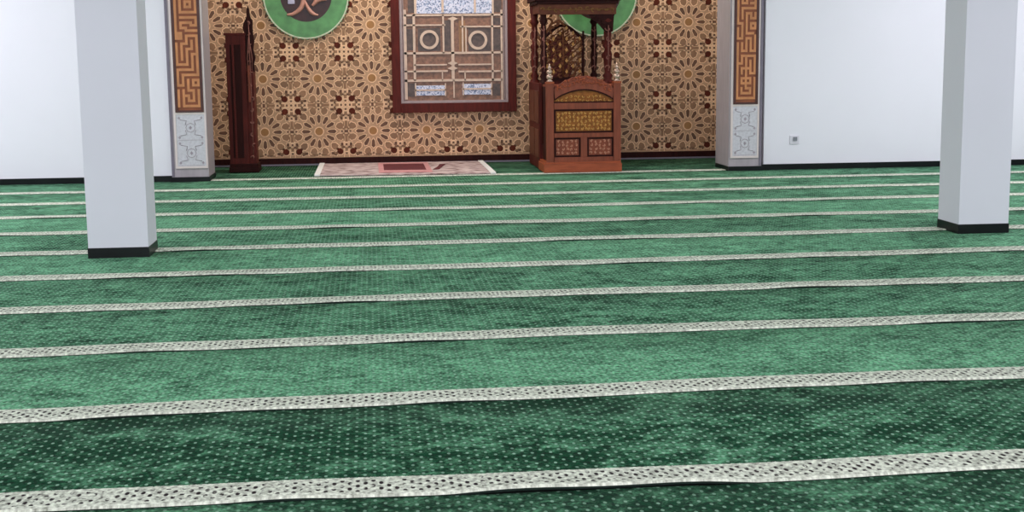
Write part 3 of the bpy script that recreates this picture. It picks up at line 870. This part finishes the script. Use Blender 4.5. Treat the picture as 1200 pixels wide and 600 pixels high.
    for j in range(9):
        for i in range(nx):
            cx, cz = a0 + s * (i + .5), 1.19 + s * .82 * j
            if cz > top(cx) - .05: continue
            scroll(mb, cx, cz, YS, s * .46, .0125, 0, 1 if (i + j) % 2 else -1, i * 1.1 + j * .9)
            if (i + j) % 2: mb.prism([(cx - .02, cz + .04), (cx, cz + .015), (cx + .02, cz + .04), (cx, cz + .075)], YS - .012, YS + .006, 1)
            mb.tube([(cx - s * .5, YS + .006, cz - s * .3), (cx, YS + .006, cz + s * .05), (cx + s * .5, YS + .006, cz + s * .4)], .010, 5)
    # central vase shape
    cx = am
    mb.tube([(cx, YS, 1.16), (cx, YS, 1.78)], .014, 6)
    part(mb, 'openwork', ['carved_brown', 'gold_carving'], sc, t.location)
    # scroll crown over the screen
    mb = MB()
    for i, (px, py, sz, fl) in enumerate(((641, 26, .07, 1), (648, 34, .06, -1), (636, 44, .06, 1), (652, 26, .05, 1), (644, 18, .05, -1), (677, 48, .045, -1), (639, 58, .05, 1))):
        q = on_plane(px, py, YS - .3); scroll(mb, q[0], q[1], YS - .3, sz, .016, 0, fl, i * 1.4)
    mb.tube([(lambda q: (q[0], YS - .3, q[1]))(on_plane(x, y, YS - .3)) for x, y in ((634, 72), (637, 60), (634, 48), (640, 38), (646, 28), (655, 24), (662, 30))], .016, 6)
    part(mb, 'scroll_bracket', 'carved_brown', t)
    # canopy
    cz0 = on_plane(670, 17, YP - .05)[1]
    ca, cb = on_plane(631, 8, YP - .06)[0], on_plane(722, 8, YP - .06)[0]
    mb = MB().box(ca, cb, YP - .08, YP - .04, cz0, cz0 + .13, 0, .004)
    mb.box(ca, ca + .04, YP - .06, YR, cz0 + .02, cz0 + .13, 0).box(cb - .04, cb, YP - .06, YR, cz0 + .02, cz0 + .13, 0).box(ca, cb, YR - .04, YR, cz0 + .05, cz0 + .13, 0)
    v = part(mb, 'valance', 'side_wood', t)
    mb = MB(); ccm = (ca + cb) / 2
    for i in range(12): scroll(mb, ca + .06 + (cb - ca - .12) * i / 11, cz0 + .065, YP - .085, .034, .009, 0, 1 if i % 2 else -1, i)
    mb.tube([(ca + .05, YP - .085, cz0 + .065), (ccm, YP - .085, cz0 + .06), (cb - .05, YP - .085, cz0 + .065)], .006, 5)
    part(mb, 'valance_carving', 'carved_gold_dull', v, t.location)
    mb = MB().box(ca - .03, cb + .02, YP - .11, YR + .02, cz0 + .13, cz0 + .17, 0, .006).box(ca - .06, cb + .05, YP - .14, YR + .04, cz0 + .17, cz0 + .30, 0, .01).box(ca + .1, cb - .1, YP + .02, YR - .1, cz0 + .30, cz0 + .42, 0, .01)
    ccx = (ca + cb) / 2; ccy = (YP + YR) / 2
    mb.lathe(ccx, ccy, [(.22, cz0 + .42), (.27, cz0 + .50), (.25, cz0 + .62), (.16, cz0 + .76), (.06, cz0 + .86), (.02, cz0 + .92), (.03, cz0 + .96), (.003, cz0 + 1.04)], 24)
    part(mb, 'canopy_roof', 'mahogany_dark', t)
    # carved corner bracket on the right of the opening
    mb = MB()
    b0 = on_plane(690, 18, YP)[0]; b1 = xr
    mb.prism([(b0, cz0 + .02), (b0 + .02, cz0 - .05), (b0 + .09, cz0 - .09), (b1 - .09, cz0 - .16), (b1 - .02, cz0 - .24), (b1 + .06, cz0 - .22), (b1 + .075, cz0 - .02), (b1 + .10, cz0 + .02)], YP - .055, YP - .02)
    for i in range(5): scroll(mb, b0 + .06 + i * .055, cz0 - .045 - i * .03, YP - .062, .026, .008, 0, 1, i)
    part(mb, 'corner_bracket', 'mahogany_dark', t)
pulpit()

# ------------------------------------------------------------------ wall outlet
q = on_plane(931, 163, WY)
t = thing('wall_outlet', (q[0], WY, q[1]), 'small white outlet box with grey cover low on the white wall', 'outlet')
part(MB().box(q[0] - .06, q[0] + .055, WY - .012, WY - .0005, q[1] - .06, q[1] + .045, 0, .004), 'back_plate', 'plastic', t)
part(MB().box(q[0] - .022, q[0] + .028, WY - .028, WY - .011, q[1] - .022, q[1] + .028, 0, .005), 'socket_cover', 'plastic_grey', t)

# ------------------------------------------------------------------ light
def area(name, loc, rot, sx, sy, e, col=(1, 1, 1)):
    l = bpy.data.lights.new(name, 'AREA'); l.shape = 'RECTANGLE'; l.size = sx; l.size_y = sy; l.energy = e; l.color = col
    o = bpy.data.objects.new(name, l); COL.objects.link(o); o.location = loc; o.rotation_euler = rot
    return o
cool = (1.0, .935, 1.055)
for y, es in ((0.5, (60, 40, 60)), (5.0, (80, 30, 80)), (9.0, (60, 26, 60)), (13.4, (150, 45, 128))):  # centre lamp of the pillar row is added to lighten the pillar sides
    for x, e in zip((-5.0, 1.3, 7.6), es):
        if e: area('ceiling_lamp', (x, y, H - .06), (0, 0, 0), 1.6, .9, e, cool)
area('niche_fill', (1.2, 17.2, H - .06), (0, 0, 0), 5.0, .5, 112, (1, .90, .84))  # unseen fill light, added to brighten and warm the niche tiles
# daylight through the openings behind the viewer
area('rear_daylight', (1.5, YB + .1, 2.1), (PI / 2, 0, 0), 12, 2.6, 560, (1.0, .94, 1.05))
w = bpy.data.worlds.new('World'); SC.world = w; w.use_nodes = True
w.node_tree.nodes['Background'].inputs[0].default_value = (.8, .87, 1, 1); w.node_tree.nodes['Background'].inputs[1].default_value = .6

# ------------------------------------------------------------------ camera
cd = bpy.data.cameras.new('camera'); cam = bpy.data.objects.new('camera', cd); COL.objects.link(cam)
cd.sensor_width = 36; cd.lens = F / 1200 * 36; cd.clip_end = 100
r, d, f = [Vector(v) for v in RR]
m = Matrix(((r.x, -d.x, -f.x, CAM.x), (r.y, -d.y, -f.y, CAM.y), (r.z, -d.z, -f.z, CAM.z), (0, 0, 0, 1)))
cam.matrix_world = m
SC.camera = cam
SC.view_settings.view_transform = 'Standard'; SC.view_settings.look = 'None'
SC.view_settings.exposure = 0; SC.view_settings.gamma = 1; SC.view_settings.use_curve_mapping = False
SC.cycles.use_denoising = True
SC.cycles.max_bounces = 8
